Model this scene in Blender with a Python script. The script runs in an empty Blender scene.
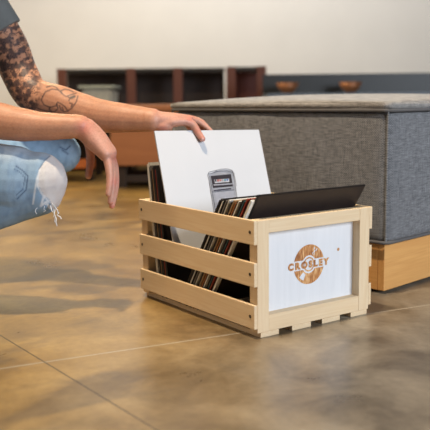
import bpy, bmesh, math, random
import numpy as np
from mathutils import Vector, Matrix, noise
random.seed(7)
scene = bpy.context.scene
COL = scene.collection
V = Vector

# ------------------------------------------------------------------ camera
FPX, PIT, ROLL, YAW = 794.34, 0.145, -0.01056, 0.61645
CAM = V((-0.9947, -1.2659, 0.4993))
FW = V((math.sin(YAW)*math.cos(PIT), math.cos(YAW)*math.cos(PIT), -math.sin(PIT)))
RT = V((math.cos(YAW), -math.sin(YAW), 0)); UP = RT.cross(FW)
R2 = RT*math.cos(ROLL) + UP*math.sin(ROLL)
U2 = -RT*math.sin(ROLL) + UP*math.cos(ROLL)
cam = bpy.data.cameras.new('camera'); co = bpy.data.objects.new('camera', cam); COL.objects.link(co)
M = Matrix((R2, U2, -FW)).transposed().to_4x4(); M.translation = CAM
co.matrix_world = M
cam.sensor_width = 36; cam.lens = FPX/430*36; cam.clip_end = 60
cam.dof.use_dof = True; cam.dof.focus_distance = 1.84; cam.dof.aperture_fstop = 4.0
scene.camera = co
scene.view_settings.view_transform = 'Standard'; scene.view_settings.look = 'None'
scene.view_settings.gamma = 1; scene.view_settings.use_curve_mapping = False
scene.view_settings.exposure = -0.08

def at(px, py, d):
    return CAM + d*(FW + R2*((px-215)/FPX) + U2*(-(py-215)/FPX))
def hit(px, py, P, n):
    r = FW + R2*((px-215)/FPX) + U2*(-(py-215)/FPX)
    return CAM + r*((P-CAM).dot(n)/r.dot(n))

# ------------------------------------------------------------------ materials
def lin(c):
    return tuple(((v/255+0.055)/1.055)**2.4 if v/255 > 0.04045 else v/255/12.92 for v in c) + (1,)
class NT:
    def __init__(s, name):
        s.m = bpy.data.materials.new(name); s.m.use_nodes = True
        s.t = s.m.node_tree; s.b = s.t.nodes['Principled BSDF']
    def n(s, ty, **k):
        o = s.t.nodes.new(ty)
        for a, v in k.items():
            if a[0] == 'i' and a[1:].isdigit(): o.inputs[int(a[1:])].default_value = v
            elif a in o.inputs: o.inputs[a].default_value = v
            else: setattr(o, a, v)
        return o
    def l(s, a, b): s.t.links.new(a, b)
    def ramp(s, fac, stops):
        r = s.n('ShaderNodeValToRGB'); e = r.color_ramp.elements
        while len(e) < len(stops): e.new(0.5)
        for q, (p, c) in zip(e, stops): q.position = p; q.color = c
        s.l(fac, r.inputs[0]); return r.outputs[0]
    def mix(s, f, a, b, mode='MIX'):
        x = s.n('ShaderNodeMix', data_type='RGBA', blend_type=mode)
        for i, v in ((0, f), (6, a), (7, b)):
            if hasattr(v, 'is_linked') or hasattr(v, 'links'): s.l(v, x.inputs[i])
            else: x.inputs[i].default_value = v
        return x.outputs[2]
    def math(s, op, a, b=0.0, c=0.0):
        x = s.n('ShaderNodeMath', operation=op)
        for i, v in enumerate((a, b, c)):
            if hasattr(v, 'links'): s.l(v, x.inputs[i])
            else: x.inputs[i].default_value = v
        return x.outputs[0]
    def coord(s, scale=(1,1,1), kind='Object', rot=(0,0,0), loc=(0,0,0)):
        c = s.n('ShaderNodeTexCoord'); m = s.n('ShaderNodeMapping')
        m.inputs['Scale'].default_value = scale; m.inputs['Rotation'].default_value = rot; m.inputs['Location'].default_value = loc
        s.l(c.outputs[kind], m.inputs[0]); return m.outputs[0]
    def noise(s, vec, scale, detail=3, rough=.55, dist=0):
        x = s.n('ShaderNodeTexNoise', Scale=scale, Detail=detail, Roughness=rough, Distortion=dist)
        s.l(vec, x.inputs['Vector']); return x.outputs['Fac']
    def col(s, c):
        if hasattr(c, 'links'): s.l(c, s.b.inputs['Base Color'])
        else: s.b.inputs['Base Color'].default_value = c
    def bump(s, h, st, dist=.001):
        x = s.n('ShaderNodeBump', Strength=st, Distance=dist); s.l(h, x.inputs['Height']); s.l(x.outputs[0], s.b.inputs['Normal'])
    def rough(s, v): s.b.inputs['Roughness'].default_value = v
def plain(name, rgb, rough=.6, metal=0, var=.12, scale=30):
    t = NT(name); c = lin(rgb)
    n = t.noise(t.coord(), scale, 3)
    t.col(t.ramp(n, [(.25, tuple(v*(1-var) for v in c[:3])+(1,)), (.75, tuple(min(1, v*(1+var)) for v in c[:3])+(1,))]))
    t.rough(rough); t.b.inputs['Metallic'].default_value = metal
    return t.m
def wood(name, axis, light, dark, ring=9, stretch=.12, rough=.6):
    t = NT(name); sc = [ring*10, ring*10, ring*10]; sc[axis] *= stretch*.4
    v = t.coord(tuple(sc))
    a = t.noise(v, .55, 4, .6, .8)
    f = [260, 260, 260]; f[axis] = 9
    b = t.noise(t.coord(tuple(f)), 1, 2)
    c = t.ramp(a, [(.3, lin(light)), (.52, lin([l*.7+d*.3 for l, d in zip(light, dark)])), (.62, lin(light)), (.8, lin(dark))])
    c = t.mix(.22, c, t.ramp(b, [(.3, lin(dark)), (.7, lin(light))]))
    t.col(c); t.rough(rough); t.bump(b, .15, .0006)
    return t.m
PL, PD = (236,213,178), (214,178,130)
W = [wood('pine_%s' % n, i, PL, PD) for i, n in enumerate(('across', 'along', 'upright'))]
def fabric_mat(name, a, b, sc=760):
    t = NT(name); v = t.coord()
    ws = []
    for r in ((.05, .05, .5), (.06, .06, 1), (.6, .6, .05)):
        m = t.n('ShaderNodeMapping'); m.inputs['Scale'].default_value = tuple(q*sc for q in r); t.l(v, m.inputs[0])
        ws.append(t.noise(m.outputs[0], 1, 1))
    s = t.math('ADD', t.math('ADD', ws[0], ws[1]), ws[2]); s = t.math('MULTIPLY', s, .3333)
    n2 = t.noise(v, 14, 3)
    se = t.n('ShaderNodeSeparateXYZ'); t.l(v, se.inputs[0])
    dn = t.math('MULTIPLY', t.math('SUBTRACT', t.noise(v, 40, 2), .5), 3.0)
    kk = 2*math.pi/.0062
    h_ = t.math('SINE', t.math('ADD', t.math('MULTIPLY', t.math('ADD', se.outputs[0], se.outputs[1]), kk), dn))
    g_ = t.math('SINE', t.math('ADD', t.math('MULTIPLY', t.math('ADD', se.outputs[2], t.math('MULTIPLY', se.outputs[0], .001)), kk), dn))
    s = t.math('ADD', s, t.math('MULTIPLY', t.math('MULTIPLY', h_, g_), .085))
    f = t.math('ADD', t.math('MULTIPLY', t.math('SUBTRACT', s, .5), 1.9), t.math('MULTIPLY', n2, .12)); f = t.math('ADD', f, .43)
    t.col(t.ramp(f, [(.2, lin(a)), (.8, lin(b))])); t.rough(.95)
    t.b.inputs['Sheen Weight'].default_value = .25
    t.bump(s, .35, .001)
    return t.m
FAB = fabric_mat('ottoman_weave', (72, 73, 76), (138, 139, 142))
DENIM_T = fabric_mat('denim', (120,150,180), (190,210,225))
def attr_mat(name, rough=.55, bscale=300, bst=.15, sss=0, weave=0):
    t = NT(name); a = t.n('ShaderNodeVertexColor', layer_name='Col')
    n = t.noise(t.coord(), bscale, 3); n2 = t.noise(t.coord(), 35, 4)
    c = t.mix(.5, a.outputs[0], t.ramp(n2, [(.3, (.72,.66,.66,1)), (.7, (1,1,1,1))]), 'MULTIPLY')
    c = t.mix(.35, c, t.ramp(n, [(.3, (.6,.6,.6,1)), (.7, (1,1,1,1))]), 'MULTIPLY')
    t.col(c); t.rough(rough); t.bump(n, bst, .0015)
    if sss:
        t.b.inputs['Subsurface Weight'].default_value = sss; t.b.inputs['Subsurface Radius'].default_value = (1,.4,.25); t.b.inputs['Subsurface Scale'].default_value = .006
    return t.m
SKIN = attr_mat('skin', .5, 220, .12, .12)
DENIM = attr_mat('washed_denim', .9, 600, .5)

# ------------------------------------------------------------------ mesh helpers
def link(name, me, mat=None, parent=None, loc=None):
    me.name = name
    o = bpy.data.objects.new(name, me); COL.objects.link(o)
    if mat:
        if not me.materials: me.materials.append(mat)
    if parent: o.parent = parent
    if loc is not None: o.location = loc
    return o
def tag(o, label=None, cat=None, group=None, kind=None):
    for k, v in (('label', label), ('category', cat), ('group', group), ('kind', kind)):
        if v: o[k] = v
    return o
def empty(name, loc=(0,0,0), rz=0):
    o = bpy.data.objects.new(name, None); COL.objects.link(o); o.location = loc; o.rotation_euler.z = rz; o.empty_display_size = .05
    return o
def box_bm(bm, a, b, bev=0, seg=2):
    a, b = V(a), V(b); c = (a+b)/2; s = b-a
    r = bmesh.ops.create_cube(bm, size=1, matrix=Matrix.Translation(c) @ Matrix.Diagonal((abs(s.x), abs(s.y), abs(s.z), 1)))
    if bev:
        es = list({e for v in r['verts'] for e in v.link_edges})
        bmesh.ops.bevel(bm, geom=es, offset=bev, segments=seg, profile=.6, affect='EDGES')
def done(bm, name, mat, parent=None, loc=None, smooth=False):
    me = bpy.data.meshes.new(name); bmesh.ops.recalc_face_normals(bm, faces=bm.faces); bm.to_mesh(me); bm.free()
    if smooth:
        for p in me.polygons: p.use_smooth = True
    return link(name, me, mat, parent, loc)
def box(name, a, b, mat, parent=None, bev=.0012, loc=None, seg=2):
    bm = bmesh.new(); box_bm(bm, a, b, bev, seg); return done(bm, name, mat, parent, loc)
def cyl_bm(bm, p, q, r, r2=None, n=16):
    p, q = V(p), V(q); d = q-p
    m = Matrix.Translation((p+q)/2) @ d.to_track_quat('Z', 'Y').to_matrix().to_4x4()
    bmesh.ops.create_cone(bm, cap_ends=True, segments=n, radius1=r, radius2=r if r2 is None else r2, depth=d.length, matrix=m)
def loft_bm(bm, rings, n=20, round_end=(True, True)):
    """rings: (pos, radius_side, radius_up, up_vector); closed tapered tube with rounded ends"""
    P = [V(r[0]) for r in rings]
    # catmull resample
    out = []
    k = len(P)
    for i in range(k-1):
        p0 = P[i-1] if i else P[0]*2-P[1]; p1, p2 = P[i], P[i+1]; p3 = P[i+2] if i+2 < k else P[-1]*2-P[-2]
        L = max(2, int((p2-p1).length/.012))
        L = min(L, 14)
        for j in range(L):
            t = j/L
            q = .5*((2*p1)+(-p0+p2)*t+(2*p0-5*p1+4*p2-p3)*t*t+(-p0+3*p1-3*p2+p3)*t**3)
            s = t*t*(3-2*t)
            out.append((q, rings[i][1]*(1-s)+rings[i+1][1]*s, rings[i][2]*(1-s)+rings[i+1][2]*s, V(rings[i][3]).lerp(V(rings[i+1][3]), t)))
    out.append((P[-1], rings[-1][1], rings[-1][2], V(rings[-1][3])))
    full = []
    m = len(out)
    def tang(i): return (out[min(i+1, m-1)][0]-out[max(i-1, 0)][0]).normalized()
    if round_end[0]:
        q, a, b, u = out[0]; t = tang(0); r = min(a, b)
        for w in (.98, .8, .5, .2): full.append((q - t*r*w, a*math.sqrt(1-w*w), b*math.sqrt(1-w*w), u, t))
    for i, (q, a, b, u) in enumerate(out): full.append((q, a, b, u, tang(i)))
    if round_end[1]:
        q, a, b, u = out[-1]; t = tang(m-1); r = min(a, b)
        for w in (.2, .5, .8, .98): full.append((q + t*r*w, a*math.sqrt(1-w*w), b*math.sqrt(1-w*w), u, t))
    prev = None; first = None
    for q, a, b, u, t in full:
        s = t.cross(u).normalized(); w = s.cross(t).normalized()
        ring = [bm.verts.new(q + s*a*math.cos(2*math.pi*j/n) + w*b*math.sin(2*math.pi*j/n)) for j in range(n)]
        if prev:
            for j in range(n): bm.faces.new((prev[j], prev[(j+1) % n], ring[(j+1) % n], ring[j]))
        else: first = ring
        prev = ring
    bm.faces.new(list(reversed(first))); bm.faces.new(prev)
def fuse(bm, name, voxel, smooth_it=3, base=V((0,0,0))):
    """voxel-union of overlapping closed shells into one continuous skin"""
    bmesh.ops.recalc_face_normals(bm, faces=bm.faces)
    bmesh.ops.translate(bm, verts=bm.verts, vec=-base)
    me = bpy.data.meshes.new(name); bm.to_mesh(me); bm.free()
    o = bpy.data.objects.new(name, me); COL.objects.link(o)
    r = o.modifiers.new('r', 'REMESH'); r.mode = 'VOXEL'; r.voxel_size = voxel; r.use_smooth_shade = True
    s = o.modifiers.new('s', 'SMOOTH'); s.factor = .5; s.iterations = smooth_it
    dg = bpy.context.evaluated_depsgraph_get(); dg.update()
    m2 = bpy.data.meshes.new_from_object(o.evaluated_get(dg))
    bpy.data.objects.remove(o); bpy.data.meshes.remove(me)
    for p in m2.polygons: p.use_smooth = True
    return m2
def verts_np(me):
    a = np.empty(len(me.vertices)*3, dtype=np.float32); me.vertices.foreach_get('co', a); return a.reshape(-1, 3).astype(float)
def set_col(me, C):
    ca = me.color_attributes.new('Col', 'FLOAT_COLOR', 'POINT')
    A = np.ones((len(C), 4), dtype=np.float32); A[:, :3] = C; ca.data.foreach_set('color', A.ravel())
def to_px(A):
    D = A - np.array(CAM); z = D @ np.array(FW)
    return 215 + FPX*(D @ np.array(R2))/z, 215 - FPX*(D @ np.array(U2))/z, z

# ------------------------------------------------------------------ floor, walls
t = NT('stained_concrete')
v = t.coord((1,1,1))
n1 = t.noise(t.coord((1,1,1), rot=(0,0,.5)), 1.3, 6, .6, .8)
n2 = t.noise(v, 5.5, 6, .62, .5)
n3 = t.noise(v, 60, 4, .6)
c = t.ramp(n1, [(.30, lin((92,70,42))), (.44, lin((160,124,66))), (.56, lin((204,166,94))), (.70, lin((116,94,66)))])
g = t.ramp(n2, [(.35, lin((88,72,50))), (.5, lin((160,130,78))), (.65, lin((202,170,108)))])
c = t.mix(.5, c, g)
n5 = t.noise(t.coord((1, 2.2, 1), rot=(0, 0, .62), loc=(.35, .1, 0)), 2.1, 3, .45, .3)
c = t.mix(t.ramp(n5, [(.57, (0,0,0,1)), (.62, (.5,.5,.5,1))]), c, lin((86,70,54)))
# greyer concrete towards the window side of the room
sep = t.n('ShaderNodeSeparateXYZ'); t.l(v, sep.inputs[0])
gx = t.math('ADD', sep.outputs[0], t.math('MULTIPLY', sep.outputs[1], -1.0))
gx = t.math('ADD', gx, t.math('MULTIPLY', t.math('SUBTRACT', n1, .5), 1.2))
gm = t.n('ShaderNodeMapRange', interpolation_type='SMOOTHSTEP'); t.l(gx, gm.inputs[0]); gm.inputs[1].default_value = -.70; gm.inputs[2].default_value = .45
c = t.mix(gm.outputs[0], c, t.ramp(n2, [(.35, lin((100,92,82))), (.65, lin((164,154,138)))]))
c = t.mix(.3, c, t.ramp(n3, [(.3, (.45,.42,.4,1)), (.7, (1,1,1,1))]), 'MULTIPLY')
# saw-cut joints
def joint(c, nx, ny, off, wdt, colr, lo=None):
    d = t.math('ABSOLUTE', t.math('ADD', t.math('ADD', t.math('MULTIPLY', sep.outputs[0], nx), t.math('MULTIPLY', sep.outputs[1], ny)), t.math('ADD', t.math('MULTIPLY', t.math('SUBTRACT', n3, .5), .003), -off)))
    m = t.math('LESS_THAN', d, wdt)
    return t.mix(t.math('MULTIPLY', m, .8), c, colr)
a = V((.4, -.0727)).normalized(); nx, ny = -a.y, a.x
c = joint(c, nx, ny, nx*-.352+ny*.121, .0022, lin((196,190,176)))
c = joint(c, 1, 0.02, -.409, .0016, lin((38,32,28)))
c = joint(c, nx, ny, nx*-.352+ny*.121+1.83, .003, lin((70,58,44)))
c = t.mix(1.0, c, (.80,.80,.80,1), 'MULTIPLY')
t.col(c)
rr = t.n('ShaderNodeMapRange'); t.l(n2, rr.inputs[0]); rr.inputs[3].default_value = .20; rr.inputs[4].default_value = .42
t.l(rr.outputs[0], t.b.inputs['Roughness']); t.b.inputs['Specular IOR Level'].default_value = .5
t.bump(n3, .12, .001)
floor = box('floor', (-5, -5, -.1), (7, 9, 0), t.m, bev=0); tag(floor, kind='structure')

RB = RT; FB = V((math.sin(YAW), math.cos(YAW), 0))          # ground directions: across and into the view
def gpt(lat, dep, z=0): return V((CAM.x, CAM.y, 0)) + RB*lat + FB*dep + V((0,0,z))
plaster = plain('pale_plaster', (232, 230, 226), .9, 0, .03, 3)
wl = empty('wall_back', gpt(0, 7.2), -YAW); tag(wl, kind='structure')
box('wall_surface', (-5, 0, 0), (5, .15, 3), plaster, wl, 0)
box('baseboard', (-5, -.02, 0), (5, 0, .1), plain('baseboard_paint', (90,84,78)), wl, .003)
ww = empty('wall_left', gpt(-3.6, 2), -YAW); tag(ww, kind='structure')
box('wall_surface', (-.15, -3.5, 0), (0, 5.2, 3), plaster, ww, 0)

# ------------------------------------------------------------------ crate
CW, CL = .346, .472
crate = empty('wooden_crate', (0, 0, 0))
tag(crate, 'open pine record crate with slatted sides and a disc emblem on its white end', 'crate')
ZS = [(.0205,.072), (.111,.162), (.200,.251)]
nailm = plain('dark_nail', (62, 46, 36), .5, .3)
random.seed(3)
def nail(slat, x, y, z, s, org):
    bm = bmesh.new(); cyl_bm(bm, (x, y, z), (x+s*.0007, y, z), .0036, n=14)
    done(bm, 'nail_head', nailm, slat, -org)
for x0, x1, s in ((0, .0085, -1), (.3375, CW, 1)):
    for z0, z1 in ZS:
        org = V(((x0+x1)/2, random.uniform(0, .4), (z0+z1)/2))
        o = box('side_slat', V((x0, 0, z0))-org, V((x1, CL, z1))-org, W[1], crate, .0012, org)
        for y in (.014, CL-.014): nail(o, x0 if s < 0 else x1, y, (z0+z1)/2+.0005, s, org)
def board(name, a, b, ax, par=None, bev=.001):
    org = V((random.uniform(-1,1), random.uniform(-1,1), random.uniform(-1,1)))*.3
    return box(name, V(a)-org, V(b)-org, W[ax], par or crate, bev, org)
white = NT('white_paint')
nn = white.noise(white.coord((60, 60, 6)), 1, 3)
white.col(white.ramp(nn, [(.3, lin((222,224,228))), (.7, lin((229,231,235)))])); white.rough(.55)
PY = .022
panels = []
for y0, y1, s in ((0, .026, 1), (CL-.026, CL, -1)):
    board('frame_post', (.0086, y0, .0112), (.0395, y1, .2505), 2)
    board('frame_post', (.3062, y0, .0112), (.3374, y1, .2505), 2)
    board('frame_rail', (.0396, y0+.0004*s, .2225), (.3061, y1-.0003, .2505), 0)
    board('frame_rail', (.0396, y0+.0004*s, .0112), (.3061, y1-.0003, .0465), 0)
    yy = (PY, PY+.008) if s > 0 else (CL-PY-.008, CL-PY)
    org = V((.173, yy[0], .13))
    p = box('end_panel', V((.034, yy[0], .040))-org, V((.312, yy[1], .228))-org, white.m, crate, 0, org)
    p['label'] = 'white painted recessed end panel'
    panels.append(p)
for x0, x1 in ((.017,.067), (.104,.159), (.192,.247), (.281,.333)):
    board('bottom_slat', (x0, .0, 0), (x1, CL, .011), 1)
# emblem, burnt into the panel
burn = NT('burnt_print')
q = burn.noise(burn.coord((300, 40, 50)), 1, 3); q2 = burn.noise(burn.coord(), 26, 2)
burn.col(burn.ramp(burn.math('ADD', burn.math('MULTIPLY', q, .6), burn.math('MULTIPLY', q2, .4)), [(.38, lin((132,76,38))), (.5, lin((190,128,72))), (.62, lin((236,192,136)))])); burn.rough(.7)
porg = V((.173, PY, .13))
LC = hit(308.9, 264.2, V((0, PY, 0)), V((0,1,0)))-porg
R0 = .0445
bm = bmesh.new()
NR, NA = 44, 160
def keep(r, a):
    x, z = r*math.cos(a)*R0, r*math.sin(a)*R0
    if r < .06: return False
    if abs(z) < .0108 and r > .44: return False
    if .36 < r < .45: return False
    if r < .36 and (r < .30): return False
    d = math.degrees(a) % 360
    if 222 < d < 246 and .52 < r < .86: return False
    if .52 < r < .9 and 52 < d < 68:            # little mark in the upper groove
        u = (r-.52)/.38*3; w = (d-52)/16*3
        if (int(u)+int(w)) % 2 == 0: return False
    return True
vv = {}
def gv(i, j):
    j %= NA
    if (i, j) not in vv:
        r, a = i/NR, 2*math.pi*j/NA
        vv[i, j] = bm.verts.new((LC.x+r*R0*math.cos(a), -.0004, LC.z+r*R0*math.sin(a)))
    return vv[i, j]
fs = []
for i in range(2, NR):
    for j in range(NA):
        if keep((i+.5)/NR, 2*math.pi*(j+.5)/NA): fs.append(bm.faces.new((gv(i,j), gv(i+1,j), gv(i+1,j+1), gv(i,j+1))))
def text_mesh(s, size, w, depth, off):
    cu = bpy.data.curves.new('t', 'FONT'); cu.body = s; cu.size = size; cu.extrude = depth; cu.offset = off
    cu.align_x = 'CENTER'; cu.align_y = 'CENTER'; cu.space_character = 1.42
    o = bpy.data.objects.new('t', cu); COL.objects.link(o)
    dg = bpy.context.evaluated_depsgraph_get(); dg.update()
    me = bpy.data.meshes.new_from_object(o.evaluated_get(dg)); bpy.data.objects.remove(o)
    xs = [v.co.x for v in me.vertices]; k = w/(max(xs)-min(xs)); mid = (max(xs)+min(xs))/2
    for v in me.vertices: v.co.x = (v.co.x-mid)*k
    return me
tm = text_mesh('CROSLEY', .0200, .1215, .0002, .0013)
ys = [v.co.y for v in tm.vertices]; my = (max(ys)+min(ys))/2; print('letter h', max(ys)-min(ys))
b2 = bmesh.new(); b2.from_mesh(tm)
for v_ in b2.verts: v_.co = V((LC.x+v_.co.x, -.0006-v_.co.z, LC.z+v_.co.y-my))
tm2 = bpy.data.meshes.new('x'); b2.to_mesh(tm2); b2.free()
bm.from_mesh(tm2)
kn = hit(338.2, 249.3, V((0, PY, 0)), V((0,1,0)))-porg
done(bm, 'burnt_emblem', burn.m, panels[0])
bm = bmesh.new(); cyl_bm(bm, (kn.x, .001, kn.z), (kn.x, -.0004, kn.z), .0038, n=12); done(bm, 'wood_knot', plain('knot', (196,142,92)), panels[0])

# ------------------------------------------------------------------ records
card = {}
def card_mat(rgb):
    if rgb not in card:
        card[rgb] = plain('card_%02x%02x%02x' % rgb, rgb, .45, 0, .15, 60)
    return card[rgb]
vinyl = plain('black_vinyl', (18,18,20), .25, 0, .05)
SZ = .315
def record(name, label, bot, top, rgb, th, cover=None, xr=(.0125, .0125+SZ), group=None, twist=0, disc=True):
    """square card sleeve standing in the crate: bot / top are (y, z) of its lower and upper edge at the left side"""
    bot, top = V((0, bot[0], bot[1])), V((0, top[0], top[1]))
    vdir = (top-bot).normalized(); h = SZ
    x0 = xr[0]
    o = empty(name, (x0, bot.y, bot.z))
    xdir = V((math.cos(twist), math.sin(twist), 0)); 
    ndir = vdir.cross(xdir).normalized()
    m = Matrix((xdir, ndir, vdir)).transposed()
    o.rotation_euler = m.to_euler()
    bm = bmesh.new(); t_ = th
    # folded card: two faces, a spine on the left and a bottom fold; the right side and the top stay open on the record
    g = .0005
    box_bm(bm, (0, -t_/2, 0), (h, -t_/2+g, h)); box_bm(bm, (0, t_/2-g, 0), (h, t_/2, h))
    box_bm(bm, (0, -t_/2, 0), (g, t_/2, h)); box_bm(bm, (0, -t_/2, 0), (h, t_/2, g)); box_bm(bm, (0, -t_/2, h-g), (h, t_/2, h))
    done(bm, 'sleeve', card_mat(rgb), o)
    if disc:
        bm = bmesh.new(); cyl_bm(bm, (h/2+.005, -.0008, h/2), (h/2+.005, .0008, h/2), .150, n=48); done(bm, 'vinyl_disc', vinyl, o)
    if cover:
        box('cover_print', (.004, -t_/2-.0004, .004), (h-.001, -t_/2-.0001, h-.002), card_mat(cover), o, 0)
    tag(o, label, 'record', group)
    return o
ORD = ['hindmost','second','third','fourth','fifth','sixth','seventh','eighth','ninth','tenth','eleventh','twelfth','thirteenth','fourteenth','fifteenth','sixteenth','seventeenth','eighteenth','nineteenth','twentieth','twenty-first','twenty-second']
K, WH, TN, OR, RD, GR, TL_, OL, YE = (26,24,26), (222,220,214), (158,126,88), (160,96,50), (146,54,38), (112,108,106), (44,78,86), (58,54,40), (176,130,44)
NM = {K:'black', WH:'white', TN:'tan', OR:'orange', RD:'red', GR:'grey', TL_:'teal', OL:'olive', YE:'yellow', (40,36,36):'dark brown', (54,34,30):'maroon'}
DB, MR = (40,36,36), (54,34,30)
front = [K, K, WH, K, GR, K, WH, K, K, TN, OR, K, WH, K, K, TL_, GR, RD, K, WH, K]
N = len(front)
z0 = .0135
tilt = math.atan(.642)
sx, sz = math.sin(tilt), math.cos(tilt)
for i, cc in enumerate(front):
    f = i/(N-1)
    yb = .3060 + f*(.1895-.3060)
    zb = z0 + .004*math.sin(i*2.3) + .001 + (.012*max(0, (f-.5)/.5))
    zb = max(zb, z0)
    if i == N-1: zb += .006; yb -= .0052
    bot = (yb, zb)
    top = (yb-SZ*sx, zb+SZ*sz)
    th = .0036 if i != N-2 else .0052
    if i == N-1:
        lab = 'black record sleeve frontmost in the forward-leaning stack, its dark cover facing the viewer'
    else:
        lab = 'record sleeve with a %s spine, %s from the rear of the forward-leaning stack' % (NM[cc], ORD[i] if i else 'hindmost')
        if i == 0: lab = 'black record sleeve at the very back of the forward-leaning stack'
    cov = (44,36,34) if i == N-1 else None
    record('record_sleeve', lab, bot, top, cc, th, cov, (.0205 if i == N-1 else .0115 if cc in (WH, TN, OR, RD) else .0115+.0016*((i*7) % 5)/4, 0), 'records leaning forward in the crate', 0)
rear = [WH, WH, K, GR, K, TN, K, DB, K, RD, DB, K]
for i, cc in enumerate(rear):
    f = i/(len(rear)-1)
    yb = .4015 + f*(.352-.4015); ang = math.radians(7.6 + f*1.2)
    zb = .0135+.012*((i*5) % 4)/3 + (.015 if i < 2 else 0)
    lab = 'record sleeve with a %s spine, %s from the far end of the backward-leaning stack' % (NM[cc], ORD[i] if i else 'first')
    if i == len(rear)-1: lab = 'black record sleeve directly behind the raised white sleeve'
    record('record_sleeve', lab, (yb, zb), (yb+SZ*math.sin(ang), zb+SZ*math.cos(ang)), cc, .0062 if i < 2 else .0036, (38,32,32) if i == len(rear)-1 else None, (.0115+.0012*((i*3) % 4)/3, 0), 'records leaning back in the crate', 0)
# the white sleeve the hand lifts
TLc, TRc, BLd = V((.015,.4137,.4233)), V((.33,.3990,.4170)), V((.015,.3182,.1535))
wo = empty('album_sleeve')
xd = (TRc-TLc).normalized(); vd = (TLc-BLd).normalized(); nd = vd.cross(xd).normalized(); vd = xd.cross(nd)
BL = TLc - vd*SZ
wo.location = BL; wo.rotation_euler = Matrix((xd, nd, vd)).transposed().to_euler()
tag(wo, 'white album sleeve printed with a small grey machine, lifted from the crate', 'record')
wcard = plain('white_card', (206,208,212), .5, 0, .02, 10)
bm = bmesh.new(); T = .0036; g = .0005
box_bm(bm, (0,-T/2,0), (SZ,-T/2+g,SZ)); box_bm(bm, (0,T/2-g,0), (SZ,T/2,SZ)); box_bm(bm, (0,-T/2,0), (g,T/2,SZ)); box_bm(bm, (0,-T/2,0), (SZ,T/2,g)); box_bm(bm, (0,-T/2,SZ-g), (SZ,T/2,SZ))
done(bm, 'sleeve', wcard, wo)
bm = bmesh.new(); cyl_bm(bm, (SZ/2+.005,-.0008,SZ/2), (SZ/2+.005,.0008,SZ/2), .15, n=48); done(bm, 'vinyl_disc', vinyl, wo)
def uv(px, py):
    h_ = hit(px, py, TLc, nd)-BL; return V((h_.dot(xd), 0, h_.dot(vd)))
art = empty('cover_print'); art.parent = wo
art['label'] = 'grey sketched machine with a coloured display'
def poly(pts, name, mat, lay):
    bm = bmesh.new(); y = -T/2-.0001-.0002*lay
    vs = [bm.verts.new((p.x, y, p.z)) for p in (uv(*q) for q in pts)]
    f_ = bm.faces.new(vs); bmesh.ops.solidify(bm, geom=[f_], thickness=.00015)
    return done(bm, name, mat, art)
def strokes(lines, w, name, mat, lay):
    bm = bmesh.new(); y = -T/2-.0001-.0002*lay
    for ln in lines:
        P = [uv(*q) for q in ln]
        for a_, b_ in zip(P, P[1:]):
            d = (b_-a_).normalized()*w*.3; s_ = V((d.z,0,-d.x)).normalized()*w/2
            f_ = bm.faces.new([bm.verts.new(V((p.x, y, p.z))) for p in (a_-d+s_, b_+d+s_, b_+d-s_, a_-d-s_)])
    bmesh.ops.solidify(bm, geom=list(bm.faces), thickness=.00015)
    return done(bm, name, mat, art)
mp = lambda x, y: (200+x*.1163, 165+y*.1163)
poly([mp(*q) for q in ((70,85),(130,52),(200,40),(268,50),(284,90),(300,200),(330,420),(130,440),(92,250))], 'machine_body', plain('print_grey', (200,202,210)), 0)
poly([mp(*q) for q in ((88,96),(262,80),(280,185),(108,200))], 'machine_panel', plain('print_dark', (66,58,64)), 1)
poly([mp(*q) for q in ((118,128),(246,118),(250,148),(124,158))], 'display', plain('print_white', (232,232,236)), 2)
for k_, cc in enumerate(((70,60,70),(214,70,60),(222,120,100),(190,190,200),(80,170,190),(90,130,200))):
    x = 130+k_*20; y = 133-k_*1.6
    poly([mp(x-7,y-8+4), mp(x+7,y-9+4), mp(x+8,y+8+4), mp(x-6,y+9+4)], 'display_light', card_mat(cc), 3)
poly([mp(*q) for q in ((112,168),(272,158),(274,168),(114,180))], 'slot', plain('print_white2', (206,206,214)), 2)
poly([mp(*q) for q in ((112,216),(262,200),(264,210),(114,228))], 'slot', plain('print_dark2', (80,76,90)), 2)
poly([mp(*q) for q in ((124,240),(285,222),(300,300),(140,330))], 'machine_belly', plain('print_pale', (212,213,222)), 1)
strokes([[mp(62,90),mp(70,120),mp(90,250),mp(118,420)], [mp(62,90),mp(75,62),mp(120,52),mp(170,38),mp(230,36),mp(272,48),mp(282,80),mp(300,190),mp(318,300)],
         [mp(80,95),mp(104,250),mp(130,400)], [mp(75,80),mp(150,55),mp(230,52),mp(275,66)], [mp(285,60),mp(308,180)], [mp(104,235),mp(290,215)]], .0011, 'outline', plain('print_ink', (62,64,84)), 4)

# ------------------------------------------------------------------ ottoman
OC = V(gpt(0, 0)); cor = at(386, 243.5, 2.0)
cl_, cd_ = (cor-CAM).dot(RB), (cor-CAM).dot(FB)
TH = math.radians(45)
ott = empty('ottoman', gpt(cl_, cd_), -YAW-TH)  # local +x = receding to the right, local +y... set below
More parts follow.
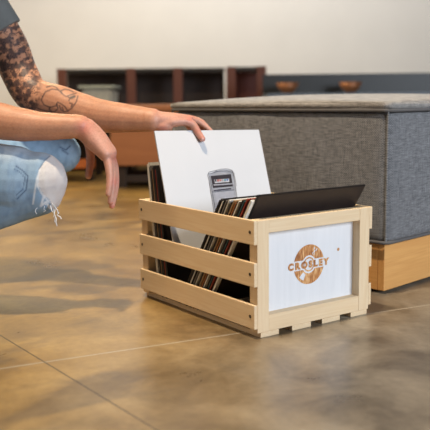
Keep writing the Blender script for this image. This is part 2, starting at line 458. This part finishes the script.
# local frame: origin at the near corner; x axis runs along the right face, y axis along the dark front face
ax_r = RB*math.sin(TH)+FB*math.cos(TH); ax_f = -RB*math.cos(TH)+FB*math.sin(TH)
ott.rotation_euler = Matrix((ax_r, ax_f, V((0,0,1)))).transposed().to_euler()
tag(ott, 'large grey woven ottoman with piped seams on a low wooden base behind the crate', 'ottoman')
LX, LY, ZB, ZT = .85, .80, .133, .464
def soft_box(name, a, b, rad, bulge, crown, mat, parent, cuts=26):
    a, b = V(a), V(b); c = (a+b)/2; s = (b-a)/2
    bm = bmesh.new(); bmesh.ops.create_cube(bm, size=2)
    bmesh.ops.subdivide_edges(bm, edges=bm.edges, cuts=cuts, use_grid_fill=True)
    for v_ in bm.verts:
        p = v_.co.copy(); q_ = V((math.copysign(abs(p.x)**.8, p.x), math.copysign(abs(p.y)**.8, p.y), math.copysign(abs(p.z)**.8, p.z)))
        w_ = V((q_.x*s.x, q_.y*s.y, q_.z*s.z))
        inner = V((max(-s.x+rad, min(s.x-rad, w_.x)), max(-s.y+rad, min(s.y-rad, w_.y)), max(-s.z+rad, min(s.z-rad, w_.z))))
        d = w_-inner
        if d.length > 1e-9: w_ = inner + d.normalized()*min(rad, max(abs(d.x), abs(d.y), abs(d.z)))
        hx, hy, hz = 1-p.x**2, 1-p.y**2, 1-p.z**2
        n_ = noise.noise(V((w_.x*5, w_.y*5, w_.z*5)))*.003
        if abs(p.x) > .98: w_.x += math.copysign(bulge*hy**.6*hz+n_, p.x)
        if abs(p.y) > .98: w_.y += math.copysign(bulge*hx**.6*hz+n_, p.y)
        if p.z > -.5: w_.z += crown*max(0, hx)**.75*max(0, hy)**.75*(p.z+.5)/1.5
        v_.co = c + w_
    return done(bm, name, mat, parent, smooth=True)
soft_box('upholstered_body', (0,0,ZB), (LX,LY,ZT), .016, .008, 0, FAB, ott)
FAB_LIT = fabric_mat('ottoman_weave_lit_top', (98,96,94), (164,160,156))  # lighter copy of the body weave: light from above put into the colour
soft_box('seat_pad', (-.004,-.004,ZT+.004), (LX+.004,LY+.004,ZT+.025), .012, .003, .022, FAB_LIT, ott, 30)
def rail_tube(name, pts, r, mat, parent, closed=False):
    cu = bpy.data.curves.new(name, 'CURVE'); cu.dimensions = '3D'; cu.bevel_depth = r; cu.bevel_resolution = 3
    sp = cu.splines.new('POLY'); sp.points.add(len(pts)-1)
    for p_, q_ in zip(sp.points, pts): p_.co = (*q_, 1)
    sp.use_cyclic_u = closed
    o = bpy.data.objects.new(name, cu); COL.objects.link(o)
    dg = bpy.context.evaluated_depsgraph_get(); dg.update()
    me = bpy.data.meshes.new_from_object(o.evaluated_get(dg)); bpy.data.objects.remove(o)
    for p_ in me.polygons: p_.use_smooth = True
    return link(name, me, mat, parent)
def loop(z, e, r=.02):
    pts = []
    for cx, cy, a0 in ((r, r, 180), (LX-r, r, 270), (LX-r, LY-r, 0), (r, LY-r, 90)):
        for k in range(6):
            a_ = math.radians(a0+k*18); pts.append(V((cx+(r+e)*math.cos(a_), cy+(r+e)*math.sin(a_), z)))
    return pts
PIP = plain('piping_cord', (92,90,90), .9)
rail_tube('piping', loop(ZT+.003, .003), .0045, PIP, ott, True)
rail_tube('piping', loop(ZB+.002, .002), .0045, PIP, ott, True)
for x, y in ((.004,.004), (LX-.004,.004), (.004,LY-.004), (LX-.004,LY-.004)):
    rail_tube('piping', [V((x, y, z)) for z in (ZB+.004, .2, .3, .4, ZT)], .003, FAB, ott)
OW = wood('honey_oak_x', 0, (226,172,104), (186,124,62), 3)
OW2 = wood('honey_oak_y', 1, (226,172,104), (186,124,62), 3)
box('base_board', (.010,.010,.008), (LX-.010,.030,ZB-.003), OW, ott, .002)
box('base_board', (.010,LY-.030,.008), (LX-.010,LY-.010,ZB-.003), OW, ott, .002)
for x in (.010, LX-.030): box('base_board', (x,.0305,.008), (x+.02,LY-.0305,ZB-.003), OW2, ott, .002)
for x in (.03, LX-.09):
    for y in (.04, LY-.1): box('foot', (x, y, 0), (x+.06, y+.06, .0079), plain('dark_foot', (70,48,34)), ott, .002)

# ------------------------------------------------------------------ background furniture
def bg(name, px, py_floor, w_, label, cat, **k):
    pass
def floor_pt(px, py):
    return hit(px, py, V((0,0,0)), V((0,0,1)))
# honey-coloured wooden bench on the left, seen under the arm
ob = wood('bench_wood', 0, (166,106,62), (128,76,42), 3)
ow = empty('wooden_bench', gpt((108-215)/FPX*4.5, 4.5, -.03), -YAW)
tag(ow, 'blurred honey-brown wooden bench standing on the floor behind the reaching arm', 'bench')
box('box_side', (.02,0,.16), (.86,.03,.47), ob, ow, .004)
box('box_side', (.02,.47,.15), (.86,.5,.47), ob, ow, .004)
box('box_end', (.02,.031,.15), (.05,.469,.47), ob, ow, .004)
box('box_end', (.83,.031,.15), (.86,.469,.47), ob, ow, .004)
box('seat', (0,-.02,.471), (.88,.52,.5), ob, ow, .005)
dk = plain('dark_stained_wood', (44,32,26), .5)
for x in (.04,.78):
    for y in (.04,.4): box('leg', (x,y,0), (x+.06,y+.06,.149), dk, ow, .002)
box('lower_shelf', (.041,.05,.06), (.84,.45,.10), dk, ow, .002)
# low dark table with an orange wooden rail at floor level
lt = empty('low_table', gpt((30-215)/FPX*4.9, 4.9), -YAW)
tag(lt, 'blurred dark low table with an orange wooden lower rail behind the hanging hand', 'table')
box('table_top', (-.05,-.02,.30), (.42,.5,.345), dk, lt, .004)
box('lower_rail', (.0,-.01,.085), (.40,.03,.14), wood('orange_rail', 0, (206,120,60), (170,88,40), 3), lt, .003)
box('back_panel', (.0,.44,.08), (.38,.46,.3), dk, lt, .003)
for x in (-.03,.34):
    for y in (.0,.42): box('leg', (x,y-.0,0), (x+.045,y+.045,.3), dk, lt, .002) if y else box('leg', (x,y+.04,0), (x+.045,y+.085,.3), dk, lt, .002)
# pale storage tubs between the arms
tb = empty('storage_tub', gpt((96-215)/FPX*5.6, 5.6), -YAW)
tag(tb, 'blurred pale grey storage tub with a lid, seen above the tattooed forearm', 'tub')
tubm = plain('pale_plastic', (176,174,160), .5)
bm = bmesh.new(); r_ = bmesh.ops.create_cube(bm, size=1, matrix=Matrix.Translation((.02,.2,.46)) @ Matrix.Diagonal((.22,.4,.24,1)))
for v_ in bm.verts:
    if v_.co.z < .4: v_.co.x *= .88; v_.co.y = .2+(v_.co.y-.2)*.88
bmesh.ops.bevel(bm, geom=list(bm.edges), offset=.02, segments=3, affect='EDGES'); done(bm, 'tub_body', tubm, tb)
box('tub_lid', (-.105,-.015,.581), (.145,.415,.6), plain('lid_plastic', (150,156,146)), tb, .006)
st = empty('plinth', gpt((96-215)/FPX*5.6, 5.57), -YAW)
tag(st, 'blurred dark plinth carrying the pale storage tub', 'plinth')
box('plinth_body', (-.28,0,.03), (.28,.5,.31), dk, st, .004); box('plinth_top', (-.3,-.02,.311), (.3,.52,.338), dk, st, .004); box('kick_board', (-.26,.03,0), (.26,.47,.029), dk, st, 0)
# long shop shelving with dark shelves and reddish posts
shm = plain('shelf_black', (36,30,28), .5); rdm = wood('reddish_post', 2, (98,52,38), (66,34,26), 3)
def shelf_unit(lat0, lat1, dep, h, posts, label, back):
    o = empty('display_shelf', gpt(lat0, dep), -YAW); w_ = lat1-lat0
    tag(o, label, 'shelf')
    box('back_board', (0,.36,.02), (w_,.38,h-.03), back, o, .002)
    for z in (.05, .30, h-.03): box('shelf_board', (0,0,z), (w_,.359,z+.028), shm, o, .002)
    for p_ in posts: box('post', (p_-.035,-.03,0), (p_+.035,-.001,h), rdm, o, .002)
    for p_ in (.0, w_-.04): box('side_board', (p_,.0,0), (p_+.04,.36,.049), shm, o, .002)
    return o
u = 6.2/FPX
shelf_unit((62-215)*u, (226-215)*u, 6.2, .74, [.03, (134-62)*u, (180-62)*u], 'long dark shelf unit with reddish wooden posts, blurred behind the reaching arm', plain('shelf_back', (52,38,32)))
shelf_unit((228-215)*u, (266-215)*u, 6.1, .74, [.03,.26], 'narrow red-brown shelf unit blurred behind the ottoman', plain('shelf_back_red', (104,50,38)))
# brass things on the shelf
brass = plain('brass', (212,140,72), .35, .6)
def lantern(lat, dep, z, label):
    o = empty('brass_lantern', gpt(lat, dep, z), -YAW); tag(o, label, 'lantern', 'brass lanterns on the dark shelf')
    bm = bmesh.new(); cyl_bm(bm, (0,0,0), (0,0,.012), .04); done(bm, 'base', brass, o)
    bm = bmesh.new(); cyl_bm(bm, (0,0,.10), (0,0,.125), .04, .015); done(bm, 'cap', brass, o)
    for k in range(4):
        a_ = math.pi/4+k*math.pi/2; bm = bmesh.new(); cyl_bm(bm, (.034*math.cos(a_),.034*math.sin(a_),.0125), (.034*math.cos(a_),.034*math.sin(a_),.0995), .0035, n=8); done(bm, 'bar', brass, o)
    bm = bmesh.new(); cyl_bm(bm, (0,0,.0125), (0,0,.07), .014); done(bm, 'candle', plain('wax', (232,180,120)), o)
lantern((152-215)*u, 6.32, .329, 'brass lantern on the dark shelf, directly above the wrist')
lantern((163-215)*u, 6.32, .329, 'brass lantern on the dark shelf, nearer the ottoman end')
# black console with a steel rail behind the ottoman
cs = empty('black_console', gpt((268-215)/FPX*5, 5.0), -YAW)
tag(cs, 'long blue-black console table with a steel blue edge, blurred behind the ottoman', 'console')
blk = plain('blue_black', (34,38,42), .4)
box('console_top', (0,0,.50), (1.45,.5,.53), plain('steel_blue', (84,96,110), .4), cs, .004)
box('console_back', (.03,.45,.06), (1.42,.48,.499), blk, cs, .002)
for x in (.02,1.37):
    for y in (.02,.4): box('leg', (x,y,0), (x+.05,y+.049,.499), blk, cs, .002)
box('upstand', (0,.46,.531), (1.45,.49,.66), blk, cs, .003)
bowl_m = plain('copper', (150,100,66), .4, .4)
def bowl(lat, dep, label):
    o = empty('copper_bowl', gpt(lat, dep, .531), -YAW); tag(o, label, 'bowl', 'copper bowls on the console')
    bm = bmesh.new(); prof = [(.03,0),(.034,.004),(.06,.03),(.075,.065),(.072,.065),(.056,.032),(.03,.01)]
    rr_ = []
    for r_, z_ in prof: rr_.append([bm.verts.new((r_*math.cos(k*math.pi/12), r_*math.sin(k*math.pi/12), z_)) for k in range(24)])
    for a_, b_ in zip(rr_, rr_[1:]):
        for k in range(24): bm.faces.new((a_[k], a_[(k+1) % 24], b_[(k+1) % 24], b_[k]))
    bm.faces.new(rr_[0][::-1]); bm.faces.new(rr_[-1])
    done(bm, 'bowl_body', bowl_m, o, smooth=True)
    bm = bmesh.new(); cyl_bm(bm, (0,0,.0655), (0,0,.069), .076, n=24); done(bm, 'rim', bowl_m, o)
bowl((288-215)/FPX*5.25, 5.25, 'copper bowl on the console, nearer the white sleeve')
bowl((350-215)/FPX*5.25, 5.25, 'copper bowl on the console above the ottoman corner')

# ------------------------------------------------------------------ person
PB = at(-110, 300, 1.98); PB.z = 0
person = empty('person', PB)
tag(person, 'person in torn light-blue jeans and grey t-shirt squatting, tattooed arm reaching to the white sleeve', 'person')
def ell(bm, c, ax, rad, n=3):
    m = Matrix([V(a)*r for a, r in zip(ax, rad)]).transposed().to_4x4(); m.translation = c
    bmesh.ops.create_icosphere(bm, subdivisions=n, radius=1, matrix=m)
X = R2
bm = bmesh.new()
def A(x, y, d): return at(x, y, d)
def L(rows, up=X, n=20, **k): loft_bm(bm, [(A(*r[0]), r[1], r[2], up) for r in rows], n, **k)
# torso, neck
L([((-150,168,1.98),.155,.11), ((-118,90,1.97),.140,.10), ((-74,22,1.96),.160,.115), ((-44,-10,1.96),.150,.075), ((-36,-26,1.96),.07,.06), ((-26,-50,1.96),.055,.055), ((-20,-66,1.96),.055,.055)], n=28)
# head
hf = (R2*.86-U2*.50).normalized(); hs = FW; hu = (U2*.86+R2*.50).normalized()
H = A(-14, -82, 1.96)
ell(bm, H, (hf, hs, hu), (.098, .076, .108))
ell(bm, H+hf*.030-hu*.062, (hf, hs, hu), (.060, .052, .055))
loft_bm(bm, [(H+hf*.085+hu*.018, .009, .009, hs), (H+hf*.113-hu*.022, .015, .012, hs)], 12)
ell(bm, H+hf*.086-hu*.056, (hf, hs, hu), (.013, .026, .006)); ell(bm, H+hf*.084-hu*.068, (hf, hs, hu), (.012, .022, .006))
for s in (-1, 1):
    ell(bm, H+hs*s*.078-hu*.008-hf*.008, (hf, hs, hu), (.018, .008, .032))
    ell(bm, H+hf*.078+hu*.026+hs*s*.032, (hf, hs, hu), (.016, .024, .008))
# far arm (tattooed), reaching
L([((-24,-6,2.09),.058,.058), ((6,42,2.11),.050,.052), ((20,74,2.10),.046,.049), ((33,95,2.08),.044,.047), ((60,104,2.06),.046,.0475), ((80,111,2.045),.044,.0465), ((100,116,2.025),.040,.0430), ((118,117.6,2.01),.036,.0385), ((136,119,2.0),.032,.0335), ((152,120,1.99),.029,.0295)], up=U2)
# its hand, palm down over the sleeve
L([((148,119.5,1.99),.028,.029), ((160,120.5,2.0),.033,.0230), ((172,119.5,2.015),.040,.0170), ((184,119.3,2.035),.041,.0115)], up=U2)
ell(bm, A(163,126,1.985), (R2, FW, U2), (.026, .016, .015))
def finger(pts, r0, r1, up=U2):
    k = len(pts)
    loft_bm(bm, [(A(*p), r0+(r1-r0)*i/(k-1), (r0+(r1-r0)*i/(k-1))*.95, up) for i, p in enumerate(pts)], 14)
finger([(180,118.5,2.01), (190,119.5,2.035), (198,121.5,2.052), (206,127,2.058), (211,131.5,2.060)], .0100, .0070)
finger([(181,118,2.035), (192,118.8,2.058), (202,122.5,2.073), (208,130,2.078), (210,137,2.074)], .0100, .0075)
finger([(180,118.5,2.055), (190,120.5,2.078), (198,126,2.088), (202,134,2.086), (203,141,2.078)], .0095, .0072)
finger([(177,120,2.070), (185,123,2.088), (191,130,2.092), (193,137,2.086)], .0085, .0065)
finger([(160,124,1.985), (172,122.5,1.985), (184,121.5,1.995), (193,125,2.003), (198,132.5,2.002), (202.5,139,1.999)], .0150, .0082)
# near arm, forearm resting on the knee, hand hanging
L([((-66,-6,1.83),.058,.058), ((-60,50,1.82),.048,.050), ((-46,98,1.83),.044,.046), ((-30,114,1.84),.044,.046), ((0,121,1.835),.041,.0425), ((20,124.5,1.83),.039,.0390), ((45,126.5,1.83),.035,.0325), ((66,126.5,1.83),.031,.0290), ((80,126.5,1.835),.029,.0270)], up=U2)
L([((76,126,1.835),.028,.0275), ((86,130,1.84),.031,.0275), ((96,140,1.845),.037,.0270), ((107.5,153,1.85),.042,.0215)], up=X)
finger([(110,155,1.876), (114,167,1.882), (115.6,181,1.884), (114.5,193,1.881), (113,201,1.878)], .0120, .0074, X)
finger([(110,155,1.860), (114,167,1.863), (115.4,183,1.864), (113.8,196,1.861), (112,206,1.858)], .0125, .0076, X)
finger([(108,155,1.841), (111.2,167,1.842), (112.6,182,1.842), (111.6,194,1.840), (110.4,202,1.838)], .0122, .0074, X)
finger([(106,155,1.825), (108.6,166,1.822), (109.8,177,1.821), (109.2,187,1.819), (108.2,194,1.818)], .0112, .0068, X)
finger([(84,134,1.865), (89,144,1.885), (90.5,155,1.892), (90,166,1.892), (88.5,176,1.888)], .0140, .0088, X)
me = fuse(bm, 'body', .0026, 3, PB)
P = verts_np(me)+np.array(PB); px, py, pz = to_px(P)
far = (pz > 1.95) & (px < 215)
C = np.tile(np.array(lin((198,144,112))[:3]), (len(P), 1))
def blend(mask, rgb):
    global C
    m = np.clip(mask, 0, 1)[:, None]; C = C*(1-m)+np.array(lin(rgb)[:3])*m
def spot(x, y, r): return np.exp(-((px-x)**2+(py-y)**2)/(r*r))
handm = np.where(far, np.clip((px-148)/12, 0, 1), np.clip((px-80)/10, 0, 1))
blend(handm*.9, (214,160,140))
for s in ((117,158,6), (115,182,5), (112,206,4), (84,128,8)): blend(spot(*s)*.7*(~far), (214,128,112))
for s in ((198,131,4), (203,139,4), (190,119,4), (163,130,5)): blend(spot(*s)*.6*far, (214,130,114))
blend((spot(202.6,139.3,1.7) > .5)*far*(pz < 2.0)*.8, (240,196,186))
def seg_d(pts):
    d = np.full(len(P), 1e9)
    for (ax_, ay_), (bx_, by_) in zip(pts, pts[1:]):
        vx, vy = bx_-ax_, by_-ay_; t_ = np.clip(((px-ax_)*vx+(py-ay_)*vy)/(vx*vx+vy*vy+1e-9), 0, 1)
        d = np.minimum(d, np.hypot(px-ax_-t_*vx, py-ay_-t_*vy))
    return d
q = lambda pts: [(12+a*.186, 76+b*.186) for a, b in pts]
INK = (58,50,56)
armz = far & (pz > 1.98) & (px > -40) & (py > 10)
tat = [[(165,110),(180,85),(215,70),(250,75),(270,95),(290,110),(320,100),(345,92)], [(165,110),(158,130),(172,155),(205,168),(238,160),(245,140),(265,150),(285,165),(300,188),(322,172),(345,140),(354,108)],
       [(240,150),(247,175),(230,192),(200,190),(160,182),(130,170)], [(250,75),(238,60),(215,52),(185,60)], [(270,95),(262,80),(285,70),(310,76),(330,86)], [(300,188),(280,192),(262,180),(255,160)], [(310,145),(325,150),(318,165)],
       [(205,168),(200,180),(212,190)], [(270,170),(276,184)], [(300,110),(312,120),(306,132)]]
for ln in tat:
    d = seg_d(q(ln)); blend(np.clip(1.15-d/1.0, 0, 1)*.85*armz, INK)
d = seg_d(q([(318,116),(335,110)])); blend(np.clip(1.6-d/1.3, 0, 1)*.9*armz, (40,34,38))
rnd = random.Random(5)
f1 = np.array([noise.noise(V((a*.16, b*.16, 3.1))) for a, b in zip(px[armz], py[armz])])
f2 = np.array([noise.noise(V((a*.33, b*.33, 9.7))) for a, b in zip(px[armz], py[armz])])
w_ = np.clip((43-px[armz]-.1*(py[armz]-90))/8, 0, 1)*np.clip((118-py[armz])/6, 0, 1)
ink = np.zeros(len(P)); ink[armz] = w_*np.clip((f1+.5*f2+.18)*3.2, 0, 1)*.85
blend(ink, (56,48,54))
line = np.zeros(len(P)); line[armz] = w_*(np.abs(f2) < .07)*.9
blend(line, (40,34,40))
# hair on the forearms, a fine darker streaking
arms = (px > -40) & (px < 145) & (py > 85) & (py < 140)
hr = np.zeros(len(P)); idx = np.where(arms)[0]
hr[idx] = [max(0, noise.noise(V((px[i]*.35+py[i]*.5, py[i]*1.3-px[i]*.25, pz[i]*60)))) for i in idx]
blend(hr*.5, (168,104,72))
set_col(me, C)
body = link('body', me, SKIN, person)
hd = H-PB
eye_m = plain('eye_white', (222,216,208), .2, 0, .02); iris_m = plain('iris', (70,60,50), .2)
for s in (-1, 1):
    bm = bmesh.new(); ell(bm, hd+hf*.086+hu*.012+hs*s*.031, (hf, hs, hu), (.012,.013,.010), 3)
    bm.faces.ensure_lookup_table()
    ey = done(bm, 'eye', eye_m, body, smooth=True); ey.data.materials.append(iris_m)
    for p_ in ey.data.polygons:
        if (p_.center-(hd+hf*.098+hu*.010+hs*s*.031)).length < .0065: p_.material_index = 1
bm = bmesh.new()
ell(bm, H+hu*.022-hf*.016, (hf, hs, hu), (.100,.083,.103)); ell(bm, H-hf*.045-hu*.03, (hf, hs, hu), (.060,.074,.060))
hair = fuse(bm, 'hair', .005, 2, PB); link('hair', hair, plain('hair_brown', (74,50,36), .8, 0, .35, 160), person)
# t-shirt
bm = bmesh.new()
L([((-152,172,1.98),.180,.135), ((-118,90,1.97),.162,.122), ((-74,22,1.96),.180,.135), ((-46,-8,1.96),.168,.092), ((-40,-18,1.96),.095,.078)], n=28)
L([((-28,-6,2.08),.074,.074), ((-10,20,2.10),.068,.068), ((0,34,2.11),.066,.066)], up=U2, round_end=(True, False))
L([((-62,-4,1.84),.074,.074), ((-62,20,1.83),.068,.068), ((-60,42,1.82),.066,.066)], up=U2, round_end=(True, False))
sh = fuse(bm, 't_shirt', .004, 3, PB)
link('t_shirt', sh, plain('grey_jersey', (104,108,108), .95, 0, .12, 25), person)
# jeans
bm = bmesh.new()
L([((40,181,1.86),.064,.068), ((12,181,1.87),.080,.084), ((-60,172,1.90),.088,.090), ((-130,168,1.94),.105,.100)], up=U2)
L([((39,189,1.86),.058,.062), ((8,201,1.87),.056,.058), ((-55,226,1.88),.050,.052), ((-108,252,1.88),.042,.044)], up=U2, round_end=(True, False))
L([((61,153,2.16),.054,.055), ((20,160,2.15),.070,.070), ((-60,160,2.10),.086,.085), ((-125,162,2.05),.105,.098)], up=U2)
L([((54,160,2.16),.046,.048), ((-40,208,2.14),.048,.048), ((-95,238,2.13),.042,.044)], up=U2, round_end=(True, False))
L([((-120,120,1.975),.150,.11), ((-150,175,1.98),.165,.125), ((-162,196,1.985),.130,.10)], n=28)
jm = fuse(bm, 'jeans', .003, 4, PB)
P = verts_np(jm)+np.array(PB); px, py, pz = to_px(P)
for i in range(len(P)): pass
C = np.tile(np.array(lin((142,172,200))[:3]), (len(P), 1))
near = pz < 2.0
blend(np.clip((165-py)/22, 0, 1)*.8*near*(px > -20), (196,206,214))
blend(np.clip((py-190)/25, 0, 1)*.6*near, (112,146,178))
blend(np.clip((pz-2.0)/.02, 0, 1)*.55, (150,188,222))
nz = np.array([noise.noise(V((a*.22, b*.12, 1.7))) for a, b in zip(px, py)])
blend(np.clip(nz*1.6, 0, 1)*.4, (92,126,164))
def inpoly(pts):
    r = np.zeros(len(P), bool); j = len(pts)-1
    for i in range(len(pts)):
        (xi, yi), (xj, yj) = pts[i], pts[j]
        r ^= ((yi > py) != (yj > py)) & (px < (xj-xi)*(py-yi)/(yj-yi+1e-9)+xi); j = i
    return r
patch = [(39,169),(50,155),(60,152),(75,160),(75,182),(70,196),(62,210),(53,210),(50,201),(42.7,193),(38.3,185)]
ip = inpoly(patch) & near
kn_ = ((np.floor(px/1.3)+np.floor(py/1.3)) % 2)*.16
C[ip] = np.array(lin((214,212,212))[:3]); blend(ip*kn_, (150,150,156))
for ln, w_, cc in (([(40,169),(38,176),(37.5,186),(42,194),(49,202)], .9, (232,236,240)), ([(37,178),(35,190),(33,204)], .9, (222,230,236)), ([(44,196),(41,206),(46,202),(50,208)], 1.2, (226,232,238)),
                   ([(50,156),(44,161),(39,169)], .7, (100,124,150)), ([(16,166),(22,170),(28,176),(26,190),(17,199)], .7, (60,84,116)), ([(14,169),(20,172),(25,178),(23,189),(16,195)], .5, (72,98,130)),
                   ([(60,147),(66,150),(70,146)], .8, (60,84,120)), ([(62,150),(68,154)], .8, (72,98,132))):
    blend(np.clip(1.4-seg_d(ln)/w_, 0, 1)*.8, cc)
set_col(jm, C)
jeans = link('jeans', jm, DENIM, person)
thr = plain('cotton_thread', (222,226,230), .9, 0, .03)
rnd = random.Random(11)
for k, (a_, b_) in enumerate((((52,203),(58,226)), ((54,205),(56,222)), ((50,205),(54,217)), ((55,207),(60,219)), ((38,200),(36,214)), ((46,204),(44,212)), ((53,204),(59,213)))):
    pts = []
    for i in range(7):
        f_ = i/6; pts.append(A(a_[0]+(b_[0]-a_[0])*f_+rnd.uniform(-1.3,1.3)*(i > 0), a_[1]+(b_[1]-a_[1])*f_, 1.815+.01*rnd.random()-.0*f_)-PB)
    rail_tube('frayed_thread', pts, .0011 if k < 4 else .0008, thr, jeans)
# shoes
for sx_, d_ in ((-112, 1.88), (-100, 2.13)):
    def Z(x, z): p_ = A(x, 250, d_); p_.z = z; return p_
    bm = bmesh.new()
    loft_bm(bm, [(Z(sx_-22,.135), .036, .036, UP), (Z(sx_-14,.085), .040, .036, UP), (Z(sx_+10,.046), .044, .032, UP), (Z(sx_+34,.036), .040, .024, UP)], 18)
    ms = fuse(bm, 'shoe', .004, 2, PB); s_ = link('shoe', ms, plain('shoe_leather', (58,46,40), .5), person)
    bm = bmesh.new(); loft_bm(bm, [(Z(sx_-4,.030), .044, .010, UP), (Z(sx_+12,.0125), .048, .0115, UP), (Z(sx_+36,.0125), .042, .0115, UP)], 18)
    ms = fuse(bm, 'sole', .003, 2, PB); link('sole', ms, plain('rubber_sole', (200,196,188), .7), s_)

# ------------------------------------------------------------------ light
w = bpy.data.worlds.new('world'); scene.world = w; w.use_nodes = True
w.node_tree.nodes['Background'].inputs[0].default_value = (.78,.85,1,1); w.node_tree.nodes['Background'].inputs[1].default_value = .06
def area(name, loc, target, sx_, sy_, power, color):
    l = bpy.data.lights.new(name, 'AREA'); l.shape = 'RECTANGLE'; l.size = sx_; l.size_y = sy_; l.energy = power; l.color = color
    o = bpy.data.objects.new(name, l); COL.objects.link(o); o.location = loc
    o.rotation_euler = (V(target)-V(loc)).to_track_quat('-Z', 'Y').to_euler(); return o
area('window_light', (1.2,-4.2,1.7), (.3,0,.2), 2.4, 1.8, 225, (.84,.91,1))
area('ceiling_lamp', tuple(gpt(-.36, 1.45, 2.8)), tuple(gpt(-.3, 1.9, 0)), .12, .12, 84, (1,.80,.56))
area('far_ceiling_lamp', tuple(gpt(-1.4, 5.0, 2.8)), tuple(gpt(-.8, 4.0, 0)), 1.0, 1.0, 85, (1,.78,.46))
area('added_wall_fill', tuple(gpt(.2, 6.3, 2.8)), tuple(gpt(.2, 7.2, .9)), 3.0, .2, 45, (1,.97,.92))  # added fill without a known fixture, brightens the back wall
area('wall_lamp', tuple(gpt(-2.2, 1.2, 1.9)), (0,.2,.15), .8, .8, 9, (1,.70,.38))
